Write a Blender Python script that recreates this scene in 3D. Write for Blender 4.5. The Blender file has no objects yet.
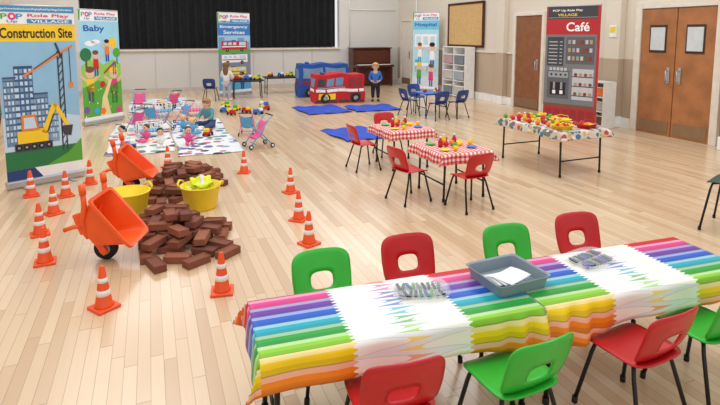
import bpy, bmesh, math, random
from mathutils import Matrix, Vector, Euler
random.seed(4)
C=bpy.context.scene.collection
R=math.radians
bpy.context.scene.view_settings.view_transform='Standard'

# ------------------------------------------------------------------ materials
def lin(c):
    o=[]
    for v in c:
        v=v/255.0
        o.append(v/12.92 if v<=.04045 else ((v+.055)/1.055)**2.4)
    return o
MATS={}
def new_mat(name):
    m=bpy.data.materials.new(name); m.use_nodes=True
    nt=m.node_tree; b=nt.nodes['Principled BSDF']
    return m,nt,b
def mat(name,rgb,rough=.5,metal=0,var=.06,scale=9,bump=0,alpha=1):
    if name in MATS: return MATS[name]
    m,nt,b=new_mat(name); N=nt.nodes; L=nt.links
    c=lin(rgb)
    tc=N.new('ShaderNodeTexCoord'); no=N.new('ShaderNodeTexNoise'); no.inputs['Scale'].default_value=scale; no.inputs['Detail'].default_value=3
    L.new(tc.outputs['Object'],no.inputs['Vector'])
    r=N.new('ShaderNodeValToRGB')
    r.color_ramp.elements[0].position=.3; r.color_ramp.elements[1].position=.7
    r.color_ramp.elements[0].color=[x*(1-var) for x in c]+[1]
    r.color_ramp.elements[1].color=[min(1,x*(1+var)) for x in c]+[1]
    L.new(no.outputs['Fac'],r.inputs['Fac']); L.new(r.outputs['Color'],b.inputs['Base Color'])
    b.inputs['Roughness'].default_value=rough; b.inputs['Metallic'].default_value=metal
    b.inputs['Alpha'].default_value=alpha
    if bump:
        bp=N.new('ShaderNodeBump'); bp.inputs['Strength'].default_value=bump
        L.new(no.outputs['Fac'],bp.inputs['Height']); L.new(bp.outputs['Normal'],b.inputs['Normal'])
    MATS[name]=m; return m
class NG:
    def __init__(s,nt): s.nt=nt; s.N=nt.nodes; s.L=nt.links
    def put(s,sock,v):
        if isinstance(v,(int,float)): sock.default_value=v
        elif isinstance(v,(tuple,list)): sock.default_value=v
        else: s.L.new(v,sock)
    def m(s,op,a,b=0,c=0):
        n=s.N.new('ShaderNodeMath'); n.operation=op
        s.put(n.inputs[0],a); s.put(n.inputs[1],b); s.put(n.inputs[2],c); return n.outputs[0]
    def comb(s,x,y,z=0):
        n=s.N.new('ShaderNodeCombineXYZ'); s.put(n.inputs[0],x); s.put(n.inputs[1],y); s.put(n.inputs[2],z); return n.outputs[0]
    def sep(s,v):
        n=s.N.new('ShaderNodeSeparateXYZ'); s.L.new(v,n.inputs[0]); return n.outputs
    def white(s,v,dim='2D'):
        n=s.N.new('ShaderNodeTexWhiteNoise'); n.noise_dimensions=dim
        if dim=='1D': s.put(n.inputs['W'],v)
        else: s.L.new(v,n.inputs['Vector'])
        return n.outputs['Value'],n.outputs['Color']
    def ramp(s,f,els,const=False):
        n=s.N.new('ShaderNodeValToRGB'); cr=n.color_ramp
        if const: cr.interpolation='CONSTANT'
        while len(cr.elements)<len(els): cr.elements.new(.5)
        for e,(p,c) in zip(cr.elements,els): e.position=p; e.color=lin(c)+[1]
        s.put(n.inputs['Fac'],f); return n.outputs['Color']
    def mix(s,f,a,b,mode='MIX'):
        n=s.N.new('ShaderNodeMix'); n.data_type='RGBA'; n.blend_type=mode
        s.put(n.inputs[0],f)
        for k,v in ((6,a),(7,b)):
            if isinstance(v,tuple): n.inputs[k].default_value=lin(v)+[1]
            else: s.L.new(v,n.inputs[k])
        return n.outputs[2]
    def coord(s,k): return s.N.new('ShaderNodeTexCoord').outputs[k]
    def noise(s,v,scale,detail=3):
        n=s.N.new('ShaderNodeTexNoise'); s.L.new(v,n.inputs['Vector']); n.inputs['Scale'].default_value=scale; n.inputs['Detail'].default_value=detail
        return n.outputs['Fac']

def floor_material():
    m,nt,b=new_mat('maple_floor'); g=NG(nt)
    o=g.coord('Object'); x,y,z=g.sep(o)
    xr=g.m('DIVIDE',x,.064); row=g.m('FLOOR',xr)
    off,_=g.white(row,'1D')
    yr=g.m('ADD',g.m('DIVIDE',y,1.0),g.m('MULTIPLY',off,7.3)); seg=g.m('FLOOR',yr)
    tone,_=g.white(g.comb(row,seg))
    col=g.ramp(tone,[(0,(205,172,136)),(.25,(218,188,152)),(.7,(226,199,164)),(1,(234,210,178))])
    grain=g.noise(g.comb(g.m('MULTIPLY',x,60),g.m('MULTIPLY',y,3),tone),1.0,4)
    col=g.mix(g.m('MULTIPLY',grain,.22),col,(194,152,112))
    big=g.noise(o,.5,2)
    col=g.mix(g.m('MULTIPLY',big,.16),col,(204,164,126))
    fx=g.m('FRACT',xr); fy=g.m('FRACT',yr)
    gx=g.m('LESS_THAN',fx,.055); gy=g.m('LESS_THAN',fy,.006)
    gap=g.m('MAXIMUM',gx,gy)
    col=g.mix(g.m('MULTIPLY',gap,.46),col,(124,84,56))
    nt.links.new(col,b.inputs['Base Color'])
    b.inputs['Roughness'].default_value=.28
    b.inputs['Specular IOR Level'].default_value=.5
    b.inputs['Coat Weight'].default_value=.4; b.inputs['Coat Roughness'].default_value=.15
    return m
def brick_material():
    m,nt,b=new_mat('foam_brick'); g=NG(nt)
    oi=nt.nodes.new('ShaderNodeObjectInfo')
    col=g.ramp(oi.outputs['Random'],[(0,(112,62,46)),(.35,(134,76,54)),(.7,(150,86,60)),(1,(168,102,72))])
    n=g.noise(g.coord('Object'),26,4)
    col=g.mix(g.m('MULTIPLY',n,.45),col,(88,50,40))
    nt.links.new(col,b.inputs['Base Color']); b.inputs['Roughness'].default_value=.85
    bp=nt.nodes.new('ShaderNodeBump'); bp.inputs['Strength'].default_value=.2; nt.links.new(n,bp.inputs['Height']); nt.links.new(bp.outputs['Normal'],b.inputs['Normal'])
    return m
def wall_material(name,up,low,z0):
    m,nt,b=new_mat(name); g=NG(nt)
    o=g.coord('Object'); x,y,z=g.sep(o)
    f=g.m('LESS_THAN',z,z0)
    col=g.mix(f,up,low)
    n=g.noise(o,1.5,4)
    col=g.mix(g.m('MULTIPLY',n,.15),col,(150,135,120))
    nt.links.new(col,b.inputs['Base Color']); b.inputs['Roughness'].default_value=.6
    return m
def pencil_material():
    m,nt,b=new_mat('pencil_print'); g=NG(nt)
    u,v,_=g.sep(g.coord('UV'))
    cols=[(250,140,30),(252,214,20),(140,205,40),(40,165,60),(20,170,190),(30,95,200),(110,60,165),(225,60,140),(220,30,45),(245,110,30),(120,190,60),(90,110,130)]
    mm=g.m('MULTIPLY',g.m('FRACT',g.m('DIVIDE',g.m('ADD',u,1.24),1.24)),1.24)
    B0,TL=.35,.36
    def layer(dist,off,under):
        vs=g.m('ADD',g.m('DIVIDE',g.m('ADD',v,.13),.072),off); fv=g.m('FRACT',vs); idx=g.m('FLOOR',vs)
        hue=g.m('DIVIDE',g.m('ADD',g.m('MAXIMUM',g.m('MINIMUM',idx,11),0),.5),12.0)
        body0=g.ramp(hue,[(i/12.0,c) for i,c in enumerate(cols)],True)
        tri=g.m('MULTIPLY',g.m('ABSOLUTE',g.m('SUBTRACT',fv,.5)),2)
        body=g.mix(g.m('MULTIPLY',g.m('GREATER_THAN',fv,.66),.30),body0,(255,255,255))
        body=g.mix(g.m('MULTIPLY',g.m('LESS_THAN',fv,.33),.20),body,(30,20,40))
        body=g.mix(g.m('MULTIPLY',g.m('GREATER_THAN',tri,.93),.45),body,(60,50,70))
        tipf=g.m('DIVIDE',g.m('SUBTRACT',dist,B0),TL)
        edge=g.m('SUBTRACT',1,tipf)
        inside=g.m('LESS_THAN',tri,edge)
        sc=g.m('ADD',tipf,g.m('MULTIPLY',g.m('COSINE',g.m('MULTIPLY',fv,18.85)),.03))
        line=g.m('MULTIPLY',g.m('MULTIPLY',inside,g.m('GREATER_THAN',tri,g.m('SUBTRACT',edge,.08))),.38)
        soft=g.mix(.22,body0,(255,255,255))
        wood=g.mix(line,(250,246,236),(150,140,130))
        wood=g.mix(g.m('GREATER_THAN',sc,.66),wood,soft)
        wood=g.mix(g.m('LESS_THAN',sc,.045),wood,body)
        c=g.mix(inside,under,wood)
        return g.mix(g.m('LESS_THAN',dist,B0),c,body)
    c=layer(mm,0.0,(236,238,238)); c=layer(g.m('SUBTRACT',1.24,mm),.5,c)
    nt.links.new(c,b.inputs['Base Color']); b.inputs['Roughness'].default_value=.42; b.inputs['Specular IOR Level'].default_value=.3
    return m
def gingham_material():
    m,nt,b=new_mat('gingham'); g=NG(nt)
    u,v,_=g.sep(g.coord('UV'))
    a=g.m('LESS_THAN',g.m('FRACT',g.m('DIVIDE',u,.05)),.5); c=g.m('LESS_THAN',g.m('FRACT',g.m('DIVIDE',v,.05)),.5)
    s=g.m('MULTIPLY',g.m('ADD',a,c),.5)
    col=g.ramp(s,[(0,(245,240,236)),(.35,(228,130,124)),(.8,(200,40,42))],True)
    nt.links.new(col,b.inputs['Base Color']); b.inputs['Roughness'].default_value=.6
    return m
def print_material(name,base,spots,scale,th=.35,coord='UV'):
    m,nt,b=new_mat(name); g=NG(nt)
    o=g.coord(coord)
    vo=nt.nodes.new('ShaderNodeTexVoronoi'); vo.inputs['Scale'].default_value=scale; nt.links.new(o,vo.inputs['Vector'])
    h,_,_=g.sep(vo.outputs['Color'])
    col=g.ramp(h,[(i/len(spots),c) for i,c in enumerate(spots)],True)
    f=g.m('LESS_THAN',vo.outputs['Distance'],th)
    c=g.mix(f,base,col)
    nt.links.new(c,b.inputs['Base Color']); b.inputs['Roughness'].default_value=.65
    return m
def hivis(): return mat('hivis',(225,240,40),.6,var=.15,scale=20)

RED=mat('red_plastic',(196,22,28),.34); GREEN=mat('green_plastic',(50,184,52),.34); NAVY=mat('navy_plastic',(28,58,128),.35); TEAL=mat('teal_plastic',(30,110,90),.4)
BLUE=mat('blue_plastic',(40,110,200),.35)
BLACK=mat('black_steel',(28,28,32),.35,.3); RUB=mat('black_rubber',(22,22,24),.7)
ORANGE=mat('cone_orange',(240,84,28),.42); BARROW=mat('barrow_orange',(245,92,28),.35); WHITE=mat('white_plastic',(240,240,238),.4)
BAND=mat('reflective_band',(238,236,232),.35); YEL=mat('yellow_rubber',(244,214,34),.45)
SILV=mat('brushed_aluminium',(190,192,195),.35,.6); GREY=mat('grey_plastic',(120,132,140),.45)
WOODD=mat('piano_wood',(78,36,24),.3,var=.25); OAK=mat('door_oak',(166,108,64),.45,var=.2,scale=4); PINK=mat('pink_fabric',(232,90,150),.7); LBLUE=mat('light_blue_fabric',(90,170,215),.7)
BRICK=brick_material(); CREAM=mat('cream_paint',(226,218,204),.5)
PAPER=mat('white_paper',(245,245,245),.7,var=.02); GLASS=mat('frosted_pane',(205,212,215),.2)
SKIN=mat('skin',(228,178,150),.55); 

# ------------------------------------------------------------------ mesh builder
class MB:
    def __init__(s): s.v=[];s.f=[];s.m=[];s.sm=[];s.mats=[]
    def mi(s,m):
        if m not in s.mats: s.mats.append(m)
        return s.mats.index(m)
    def add(s,vs,fs,m,smooth=False,M=None):
        k=len(s.v); i=s.mi(m)
        for p in vs:
            p=Vector(p)
            s.v.append(M@p if M else p)
        for f in fs: s.f.append([a+k for a in f]); s.m.append(i); s.sm.append(smooth)
    def box(s,c,d,m,rot=None,bev=0,M=None,seg=2):
        bm=bmesh.new(); bmesh.ops.create_cube(bm,size=1)
        for v in bm.verts: v.co=Vector((v.co.x*d[0],v.co.y*d[1],v.co.z*d[2]))
        if bev: bmesh.ops.bevel(bm,geom=bm.edges[:],offset=bev,segments=seg,profile=.5,affect='EDGES')
        T=Matrix.Translation(c)@(Euler(rot).to_matrix().to_4x4() if rot else Matrix())
        if M: T=M@T
        bm.verts.index_update()
        s.add([v.co.copy() for v in bm.verts],[[v.index for v in f.verts] for f in bm.faces],m,False,T); bm.free()
    def lathe(s,prof,m,c=(0,0,0),n=20,M=None,smooth=True,sq=None):
        vs=[];fs=[]
        for r,z in prof:
            for i in range(n):
                a=2*math.pi*i/n; vs.append((c[0]+r*math.cos(a),c[1]+r*math.sin(a),c[2]+z))
        for j in range(len(prof)-1):
            for i in range(n):
                k=(i+1)%n; fs.append([j*n+i,j*n+k,(j+1)*n+k,(j+1)*n+i])
        if prof[0][0]>1e-5: fs.append([i for i in range(n)][::-1])
        if prof[-1][0]>1e-5 and abs(prof[-1][1]-prof[0][1])>1e-6: fs.append([(len(prof)-1)*n+i for i in range(n)])
        s.add(vs,fs,m,smooth,M)
    def cyl(s,p0,p1,r0,m,r1=None,n=14):
        r1=r0 if r1 is None else r1
        p0=Vector(p0);p1=Vector(p1); d=p1-p0; q=d.to_track_quat('Z','Y').to_matrix().to_4x4()
        s.lathe([(r0,0),(r1,d.length)],m,n=n,M=Matrix.Translation(p0)@q)
    def ell(s,c,r,m,n=14,rot=None):
        vs=[];fs=[];h=n//2
        for j in range(h+1):
            t=math.pi*j/h
            for i in range(n):
                a=2*math.pi*i/n; vs.append((r[0]*math.sin(t)*math.cos(a),r[1]*math.sin(t)*math.sin(a),r[2]*math.cos(t)))
        for j in range(h):
            for i in range(n):
                k=(i+1)%n; fs.append([j*n+i,(j+1)*n+i,(j+1)*n+k,j*n+k])
        T=Matrix.Translation(c)@(Euler(rot).to_matrix().to_4x4() if rot else Matrix())
        s.add(vs,fs,m,True,T)
    def tube(s,pts,r,m,n=8,closed=False):
        pts=[Vector(p) for p in pts]; N=len(pts); vs=[];fs=[]; up=None
        for i,p in enumerate(pts):
            a=pts[(i-1)%N] if (i>0 or closed) else p; b=pts[(i+1)%N] if (i<N-1 or closed) else p
            d=(b-a).normalized()
            if up is None:
                up=Vector((0,0,1)) if abs(d.z)<.9 else Vector((1,0,0))
            x=d.cross(up)
            if x.length<1e-4: x=d.cross(Vector((0,1,0)))
            x.normalize(); y=x.cross(d).normalized(); up=y
            for k in range(n):
                t=2*math.pi*k/n; vs.append(p+x*math.cos(t)*r+y*math.sin(t)*r)
        for i in range(N if closed else N-1):
            j=(i+1)%N
            for k in range(n):
                l=(k+1)%n; fs.append([i*n+k,i*n+l,j*n+l,j*n+k])
        if not closed: fs.append(list(range(n))[::-1]); fs.append([(N-1)*n+k for k in range(n)])
        s.add(vs,fs,m,True)
    def grid(s,fn,nu,nv,m,smooth=True):
        vs=[fn(i/nu,j/nv) for j in range(nv+1) for i in range(nu+1)]
        fs=[[j*(nu+1)+i,j*(nu+1)+i+1,(j+1)*(nu+1)+i+1,(j+1)*(nu+1)+i] for j in range(nv) for i in range(nu)]
        s.add(vs,fs,m,smooth)
    def obj(s,name,parent=None,recalc=True,solid=0,subd=0,bevel=0):
        me=bpy.data.meshes.new(name); me.from_pydata([tuple(v) for v in s.v],[],s.f)
        for m in s.mats: me.materials.append(m)
        me.polygons.foreach_set('material_index',s.m); me.polygons.foreach_set('use_smooth',s.sm)
        me.update()
        if recalc:
            bm=bmesh.new(); bm.from_mesh(me); bmesh.ops.remove_doubles(bm,verts=bm.verts[:],dist=1e-6); bmesh.ops.recalc_face_normals(bm,faces=bm.faces[:]); bm.to_mesh(me); bm.free()
        o=bpy.data.objects.new(name,me); C.objects.link(o)
        if parent: o.parent=parent
        if solid:
            k=o.modifiers.new('s','SOLIDIFY'); k.thickness=solid; k.offset=0
        if subd:
            k=o.modifiers.new('d','SUBSURF'); k.levels=subd; k.render_levels=subd
        return o
def tag(o,label,cat,group=None,kind=None):
    o['label']=label; o['category']=cat
    if group: o['group']=group
    if kind: o['kind']=kind
    return o
def root(name,label,cat,loc=(0,0,0),rz=0,group=None):
    e=bpy.data.objects.new(name,None); e.empty_display_size=.1; C.objects.link(e)
    e.location=loc; e.rotation_euler=(0,0,rz)
    return tag(e,label,cat,group)
def place(o,loc,rz=0): o.location=loc; o.rotation_euler=(0,0,rz); return o
def dup(src,loc,rz=0,label=None,rot=None):
    n=src.copy(); C.objects.link(n); n.location=loc; n.rotation_euler=rot if rot else (0,0,rz)
    if label: n['label']=label
    for ch in src.children:
        c=ch.copy(); c.parent=n; C.objects.link(c)
        for g in ch.children:
            d=g.copy(); d.parent=c; C.objects.link(d)
    return n
def struct(o): o['kind']='structure'; return o
def settle(o,z=0):
    M=Matrix.Translation(o.location)@o.rotation_euler.to_matrix().to_4x4()@Matrix.Scale(o.scale.x,4)
    lo=1e9
    for ch in o.children:
        if ch.type=='MESH':
            for v in ch.data.vertices: lo=min(lo,(M@v.co).z)
    o.location.z+=z-lo+.002
_tc={}
def text_geo(t):
    if t in _tc: return _tc[t]
    cu=bpy.data.curves.new('t','FONT'); cu.body=t; cu.size=1; cu.offset=.018
    ob=bpy.data.objects.new('t',cu); C.objects.link(ob)
    dg=bpy.context.evaluated_depsgraph_get(); ev=ob.evaluated_get(dg); me=ev.to_mesh()
    vs=[v.co.copy() for v in me.vertices]; fs=[list(p.vertices) for p in me.polygons]
    ev.to_mesh_clear(); bpy.data.objects.remove(ob); bpy.data.curves.remove(cu)
    _tc[t]=(vs,fs); return _tc[t]

# ------------------------------------------------------------------ camera
cam=bpy.data.cameras.new('camera'); co=bpy.data.objects.new('camera',cam); C.objects.link(co)
bpy.context.scene.camera=co
co.location=(0,0,1.7); co.rotation_euler=(R(90-6.58),0,R(-22)); cam.lens=26; cam.sensor_width=36; cam.shift_y=-.1507; cam.clip_end=100

# ------------------------------------------------------------------ room shell
YB=16.3; XR=8.0; XL=-3.3
b=MB(); b.box(((XL+XR)/2,YB/2-1,-.05),(XR-XL+.4,YB+2.4,.1),floor_material()); struct(b.obj('floor'))
WB=wall_material('back_wall_paint',(226,224,220),(216,214,211),1.2)
WR=wall_material('side_wall_paint',(226,216,200),(190,170,148),1.25)
SX0,SX1,SZ=-1.75,5.85,1.25
b=MB()
b.box(((XL+SX0)/2-.1,YB+.1,2.4),(SX0-XL+.2,.2,4.8),WB)
b.box(((XR+SX1)/2+.1,YB+.1,2.4),(XR-SX1+.2,.2,4.8),WB)
b.box(((SX0+SX1)/2,YB+.1,SZ/2),(SX1-SX0,.2,SZ),WB)
b.box(((SX0+SX1)/2,YB+.1,4.15),(SX1-SX0,.2,1.3),WB)
struct(b.obj('wall_back'))
b=MB(); b.box((XR+.1,YB/2-.5,2.4),(.2,YB+1.4,4.8),WR); struct(b.obj('wall_right'))
b=MB(); b.box((XL-.1,YB/2-.5,2.4),(.2,YB+1.4,4.8),WR); struct(b.obj('wall_left'))
b=MB(); b.box((XR-.02,12.9,.09),(.04,6.6,.18),WHITE); b.box((XR-.02,7.85,.09),(.04,2.3,.18),WHITE); struct(b.obj('baseboard_right'))
b=MB(); b.box(((XL+XR)/2,YB-.015,.06),(XR-XL,.03,.12),mat('skirting',(200,190,180),.5)); struct(b.obj('baseboard_back'))
b=MB(); b.box(((SX0+SX1)/2,YB+1.0,SZ-.05),(SX1-SX0,1.6,.1),OAK); b.box(((SX0+SX1)/2,YB-.03,SZ-.02),(SX1-SX0,.1,.05),CREAM,bev=.01); struct(b.obj('trim_1'))
b=MB()
for i in range(1,8):
    x=SX0+(SX1-SX0)*i/8; b.box((x,YB-.008,.66),(.02,.016,1.1),mat('panel_line',(196,194,192),.6))
struct(b.obj('trim_2'))
for i,(y,w) in enumerate([(7.15,.34),(10.45,.30),(4.75,.5)]):
    b=MB(); b.box((XR-.07 if i<2 else XR-.13,y,2.4),(.14 if i<2 else .26,w,4.8),WR,bev=.01); b.box((XR-.08 if i<2 else XR-.15,y,.1),(.16 if i<2 else .3,w+.03,.2),WHITE,bev=.01); struct(b.obj('trim_%d'%(i+3)))
b=MB(); b.tube([(XR-.03,14.9,0.2),(XR-.03,14.9,4.5)],.02,WHITE); b.tube([(6.2,YB-.03,1.3),(6.2,YB-.03,4.5)],.02,WHITE); b.tube([(6.2,YB-.03,2.5),(7.9,YB-.03,2.5)],.015,WHITE); struct(b.obj('trim_6'))
b=MB(); b.box((XR-.015,12,1.25),(.03,8.2,.05),CREAM,bev=.006); struct(b.obj('trim_7'))

# stage curtain
b=MB(); CUR=mat('black_curtain',(20,22,26),.9,var=.3)
b.grid(lambda u,v:(SX0-.05+u*(SX1-SX0+.1),YB+.55+.05*math.sin(u*210)+.02*math.sin(u*97),SZ+.01+v*2.5),520,4,CUR)
tag(b.obj('stage_curtain',recalc=False),'black floor-length pleated curtain closing the raised stage','curtain')

# ------------------------------------------------------------------ doors
def door_leaf(n,y0,y1,h,glass,handle_y,m=OAK):
    e=bpy.data.objects.new('door_%d'%n,None); C.objects.link(e); e['kind']='structure'; e.location=(0,0,0)
    b=MB(); yc=(y0+y1)/2; w=y1-y0
    b.box((XR-.03,yc,h/2),(.05,w-.015,h),m,bev=.004)
    if glass:
        b.box((XR-.057,yc,1.62),(.012,w*.48,.46),mat('dark_beading',(60,40,30),.4))
    b.obj('leaf',e)
    if glass:
        b=MB(); b.box((XR-.066,yc,1.62),(.01,w*.40,.38),GLASS); b.obj('window_pane',e)
    b=MB(); b.box((XR-.065,handle_y,1.02),(.012,.05,.26),SILV,bev=.004); b.tube([(XR-.07,handle_y,1.1),(XR-.12,handle_y,1.1),(XR-.12,handle_y,.92),(XR-.07,handle_y,.92)],.009,SILV)
    b.obj('handle',e)
    b=MB(); b.box((XR-.058,yc,.14),(.01,w-.1,.2),mat('kick_plate',(150,120,90),.35,.4)); b.obj('kick_plate',e)
door_leaf(1,5.30,5.95,2.12,True,5.85); door_leaf(2,5.95,6.60,2.12,True,6.05)
door_leaf(3,9.08,9.95,2.1,False,9.2,mat('door_brown',(138,88,56),.5,var=.15)); door_leaf(4,15.2,15.9,2.1,False,15.3,CREAM)
def frame(n,y0,y1,h,w=.1,m=CREAM):
    b=MB()
    b.box((XR-.04,y0-w/2,h/2+w/2),(.08,w,h+w),m,bev=.008); b.box((XR-.04,y1+w/2,h/2+w/2),(.08,w,h+w),m,bev=.008); b.box((XR-.04,(y0+y1)/2,h+w/2),(.08,y1-y0,w),m,bev=.008)
    struct(b.obj('trim_%d'%n))
frame(8,5.30,6.60,2.13,.12); frame(9,9.08,9.95,2.11,.08); frame(10,15.2,15.9,2.11,.06)

# notice board
r=root('notice_board','cork notice board in a dark wooden frame on the wall','notice board',(XR-.03,12.1,1.95))
b=MB(); b.box((0,0,0),(.03,1.6,1.1),mat('cork',(206,170,112),.8,var=.15,scale=30)); b.obj('cork_panel',r)
b=MB()
for z in(-.57,.57): b.box((-.01,0,z),(.05,1.7,.06),WOODD,bev=.008)
for y in(-.83,.83): b.box((-.01,y,0),(.05,.06,1.2),WOODD,bev=.008)
b.obj('frame',r)
r=root('wall_notice','small yellow and white safety notice on the pilaster','sign',(XR-.148,7.12,1.75)); b=MB(); b.box((0,0,0),(.02,.16,.22),WHITE,bev=.004); b.obj('plate',r); b=MB(); b.box((-.012,0,.03),(.006,.12,.1),YEL); b.obj('printed_face',r)

# ------------------------------------------------------------------ banners
class Art:
    def __init__(s,W,H,z0): s.b=MB(); s.W=W;s.H=H;s.z0=z0; s.k=0
    def pt(s,x,z,k): return ((x-.5)*s.W,-.004-k*.0012,s.z0+z*(s.H-s.z0))
    def poly(s,pts,m,k=1): s.b.add([s.pt(x,z,k) for x,z in pts],[list(range(len(pts)))],m)
    def rect(s,x0,z0,x1,z1,m,k=1): s.poly([(x0,z0),(x1,z0),(x1,z1),(x0,z1)],m,k)
    def disc(s,x,z,rx,m,k=2,rz=None):
        rz=rz or rx*s.W/(s.H-s.z0)
        s.poly([(x+rx*math.cos(a*math.pi/10),z+rz*math.sin(a*math.pi/10)) for a in range(20)],m,k)
    def line(s,x0,z0,x1,z1,w,m,k=2):
        a=s.W/(s.H-s.z0); dx=(x1-x0)*a; dz=z1-z0; l=math.hypot(dx,dz); nx=-dz/l*w/a; nz=dx/l*w
        s.poly([(x0-nx,z0-nz),(x1-nx,z1-nz),(x1+nx,z1+nz),(x0+nx,z0+nz)],m,k)
    def text(s,t,cx,cz,w,h,m,k=5):
        vs,fs=text_geo(t); xs=[v.x for v in vs]; ys=[v.y for v in vs]; x0,x1,y0,y1=min(xs),max(xs),min(ys),max(ys)
        o=[s.pt(cx+((v.x-x0)/(x1-x0)-.5)*w,cz+((v.y-y0)/(y1-y0)-.5)*h,k) for v in vs]
        s.b.add(o,fs,m)
def banner(label,H,pl,pr,art,back=PAPER):
    dx=pr[0]-pl[0]; dy=pr[1]-pl[1]; W=math.hypot(dx,dy)
    r=root('rollup_banner',label,'banner',((pl[0]+pr[0])/2,(pl[1]+pr[1])/2,0),math.atan2(dy,dx),'roll-up role play banners')
    z0=.09
    A=Art(W,H,z0); A.b.box((0,0,(z0+H)/2),(W,.004,H-z0),back); art(A); A.b.obj('printed_panel',r,recalc=False)
    b=MB(); b.box((0,.0,.05),(W+.03,.09,.08),SILV,bev=.015); b.obj('base_cassette',r)
    for x in(-.3,.3):
        b=MB(); b.box((x*W,-.02,.008),(.05,.32,.016),SILV,bev=.004); b.obj('foot',r)
    b=MB(); b.cyl((-W/2,0,H+.008),(W/2,0,H+.008),.012,SILV); b.obj('top_rail',r)
    b=MB(); b.cyl((0,.03,.06),(0,.015,H),.01,SILV); b.obj('support_pole',r)
def pm(n,c): return mat('print_'+n,c,.65,var=.04,scale=5)
G1=pm('green',(92,170,60)); G2=pm('dark_green',(40,120,70)); PK=pm('pink',(226,60,130)); BK=pm('black',(25,25,28)); YE=pm('yellow',(250,208,40)); SKY=pm('sky',(146,194,226)); BB=pm('building_blue',(74,112,160)); DB=pm('dark_blue',(38,66,120)); LB=pm('pale_blue',(196,222,240)); OR=pm('orange',(240,130,40)); RD=pm('red',(205,36,40)); WH=pm('white',(246,246,246)); GY=pm('grey',(150,156,162)); DG=pm('charcoal',(62,64,70)); MR=pm('maroon',(150,38,44)); PU=pm('purple',(120,90,170)); BR=pm('brown',(120,80,55)); CY=pm('cyan',(60,175,215)); BL=pm('blue',(40,90,180)); SK=pm('skin',(235,190,160)); BLG=pm('logo_blue',(60,150,200))
def logo(A,zb,zt=1):
    h=zt-zb
    A.rect(0,zb,1,zt,WH,1); A.poly([(0,zb),(0,zt),(.05,zt),(.03,zb)],G1,2)
    A.text('P',.105,zb+h*.60,.08,h*.42,G1,4); A.disc(.20,zb+h*.60,.05,PK,4); A.disc(.20,zb+h*.60,.022,WH,5); A.text('P',.29,zb+h*.60,.08,h*.42,BLG,4)
    A.text('Up',.2,zb+h*.2,.13,h*.24,BLG,4)
    A.text('Role Play',.66,zb+h*.66,.54,h*.32,PK,4)
    A.rect(.38,zb+h*.08,.97,zb+h*.42,BLG,3); A.text('VILLAGE',.675,zb+h*.25,.5,h*.22,WH,4)
def kid(A,x,z,s,shirt,leg,hair):
    A.rect(x-.035*s,z,x-.005*s,z+.05*s,leg,4); A.rect(x+.005*s,z,x+.035*s,z+.05*s,leg,4)
    A.poly([(x-.05*s,z+.045*s),(x+.05*s,z+.045*s),(x+.04*s,z+.105*s),(x-.04*s,z+.105*s)],shirt,4)
    A.line(x-.04*s,z+.095*s,x-.11*s,z+.12*s,.006*s,SK,4); A.line(x+.04*s,z+.095*s,x+.11*s,z+.12*s,.006*s,SK,4)
    A.disc(x,z+.13*s,.052*s,SK,4); A.disc(x,z+.145*s,.05*s,hair,5,.014*s)
def art_construction(A):
    A.rect(0,0,1,.90,SKY,1); logo(A,.898,.972)
    A.rect(0,.968,1,1,BLG,6); A.text('https://www.facebook.com/PopUpRolePlayVillageOxfordshire',.5,.984,.94,.014,WH,7)
    A.rect(0,.80,1,.898,YE,2); A.text('Construction Site',.5,.849,.92,.058,BK,5)
    A.poly([(0,.12),(1,.12),(1,.34),(.6,.38),(.3,.33),(0,.37)],LB,2)
    BM=pm('building_mid',(104,134,170)); BP=pm('building_pale',(134,164,196)); SL=pm('slab',(58,84,120))
    for x0,x1,z1,mm in((.03,.2,.60,BM),(.17,.40,.66,BB),(.38,.58,.50,BM),(.58,.70,.42,BP)):
        A.rect(x0,.2,x1,z1,mm,3)
        n=4; w=(x1-x0)/n
        for j in range(int((z1-.22)/.036)):
            for i in range(n): A.rect(x0+w*(i+.2),.225+j*.036,x0+w*(i+.8),.247+j*.036,LB if (i+j)%3 else BP,5 if mm is BB else 4)
            A.rect(x0,.251+j*.036,x1,.255+j*.036,SL,5 if mm is BB else 4)
        A.rect(x0,z1-.008,x1,z1,SL,6)
    for x in(.74,.80): A.line(x,.14,x,.74,.004,DG,4)
    for j in range(12): A.line(.74,.16+j*.048,.80,.2+j*.048,.003,DG,4)
    A.line(.28,.60,.95,.775,.006,OR,7); A.line(.77,.74,.42,.64,.003,DG,7); A.line(.72,.79,.79,.70,.006,DG,7); A.line(.9,.76,.9,.55,.002,BK,7); A.rect(.87,.52,.93,.55,OR,7)
    A.rect(0,.06,1,.17,G2,3); A.poly([(0,.06),(.5,.06),(.8,.12),(1,.2),(1,.06)],G1,4)
    A.rect(.12,.165,.60,.21,DG,7)
    for i in range(5): A.disc(.17+i*.095,.187,.04,BK,8); 
    for i in range(5): A.disc(.17+i*.095,.187,.018,GY,9)
    A.poly([(.16,.21),(.55,.21),(.55,.26),(.48,.29),(.16,.28)],YE,8); A.poly([(.22,.28),(.44,.28),(.40,.375),(.22,.375)],OR,8); A.poly([(.25,.295),(.41,.295),(.38,.36),(.25,.36)],LB,9)
    A.line(.50,.26,.66,.43,.014,YE,8); A.line(.66,.43,.82,.29,.011,YE,8); A.line(.54,.26,.64,.37,.004,DG,9); A.poly([(.73,.29),(.89,.29),(.86,.225),(.76,.235)],DG,9)
    A.rect(0,0,1,.06,WH,3)
    A.poly([(.0,0),(.45,0),(.35,.06),(0,.06)],DB,4)
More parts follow.
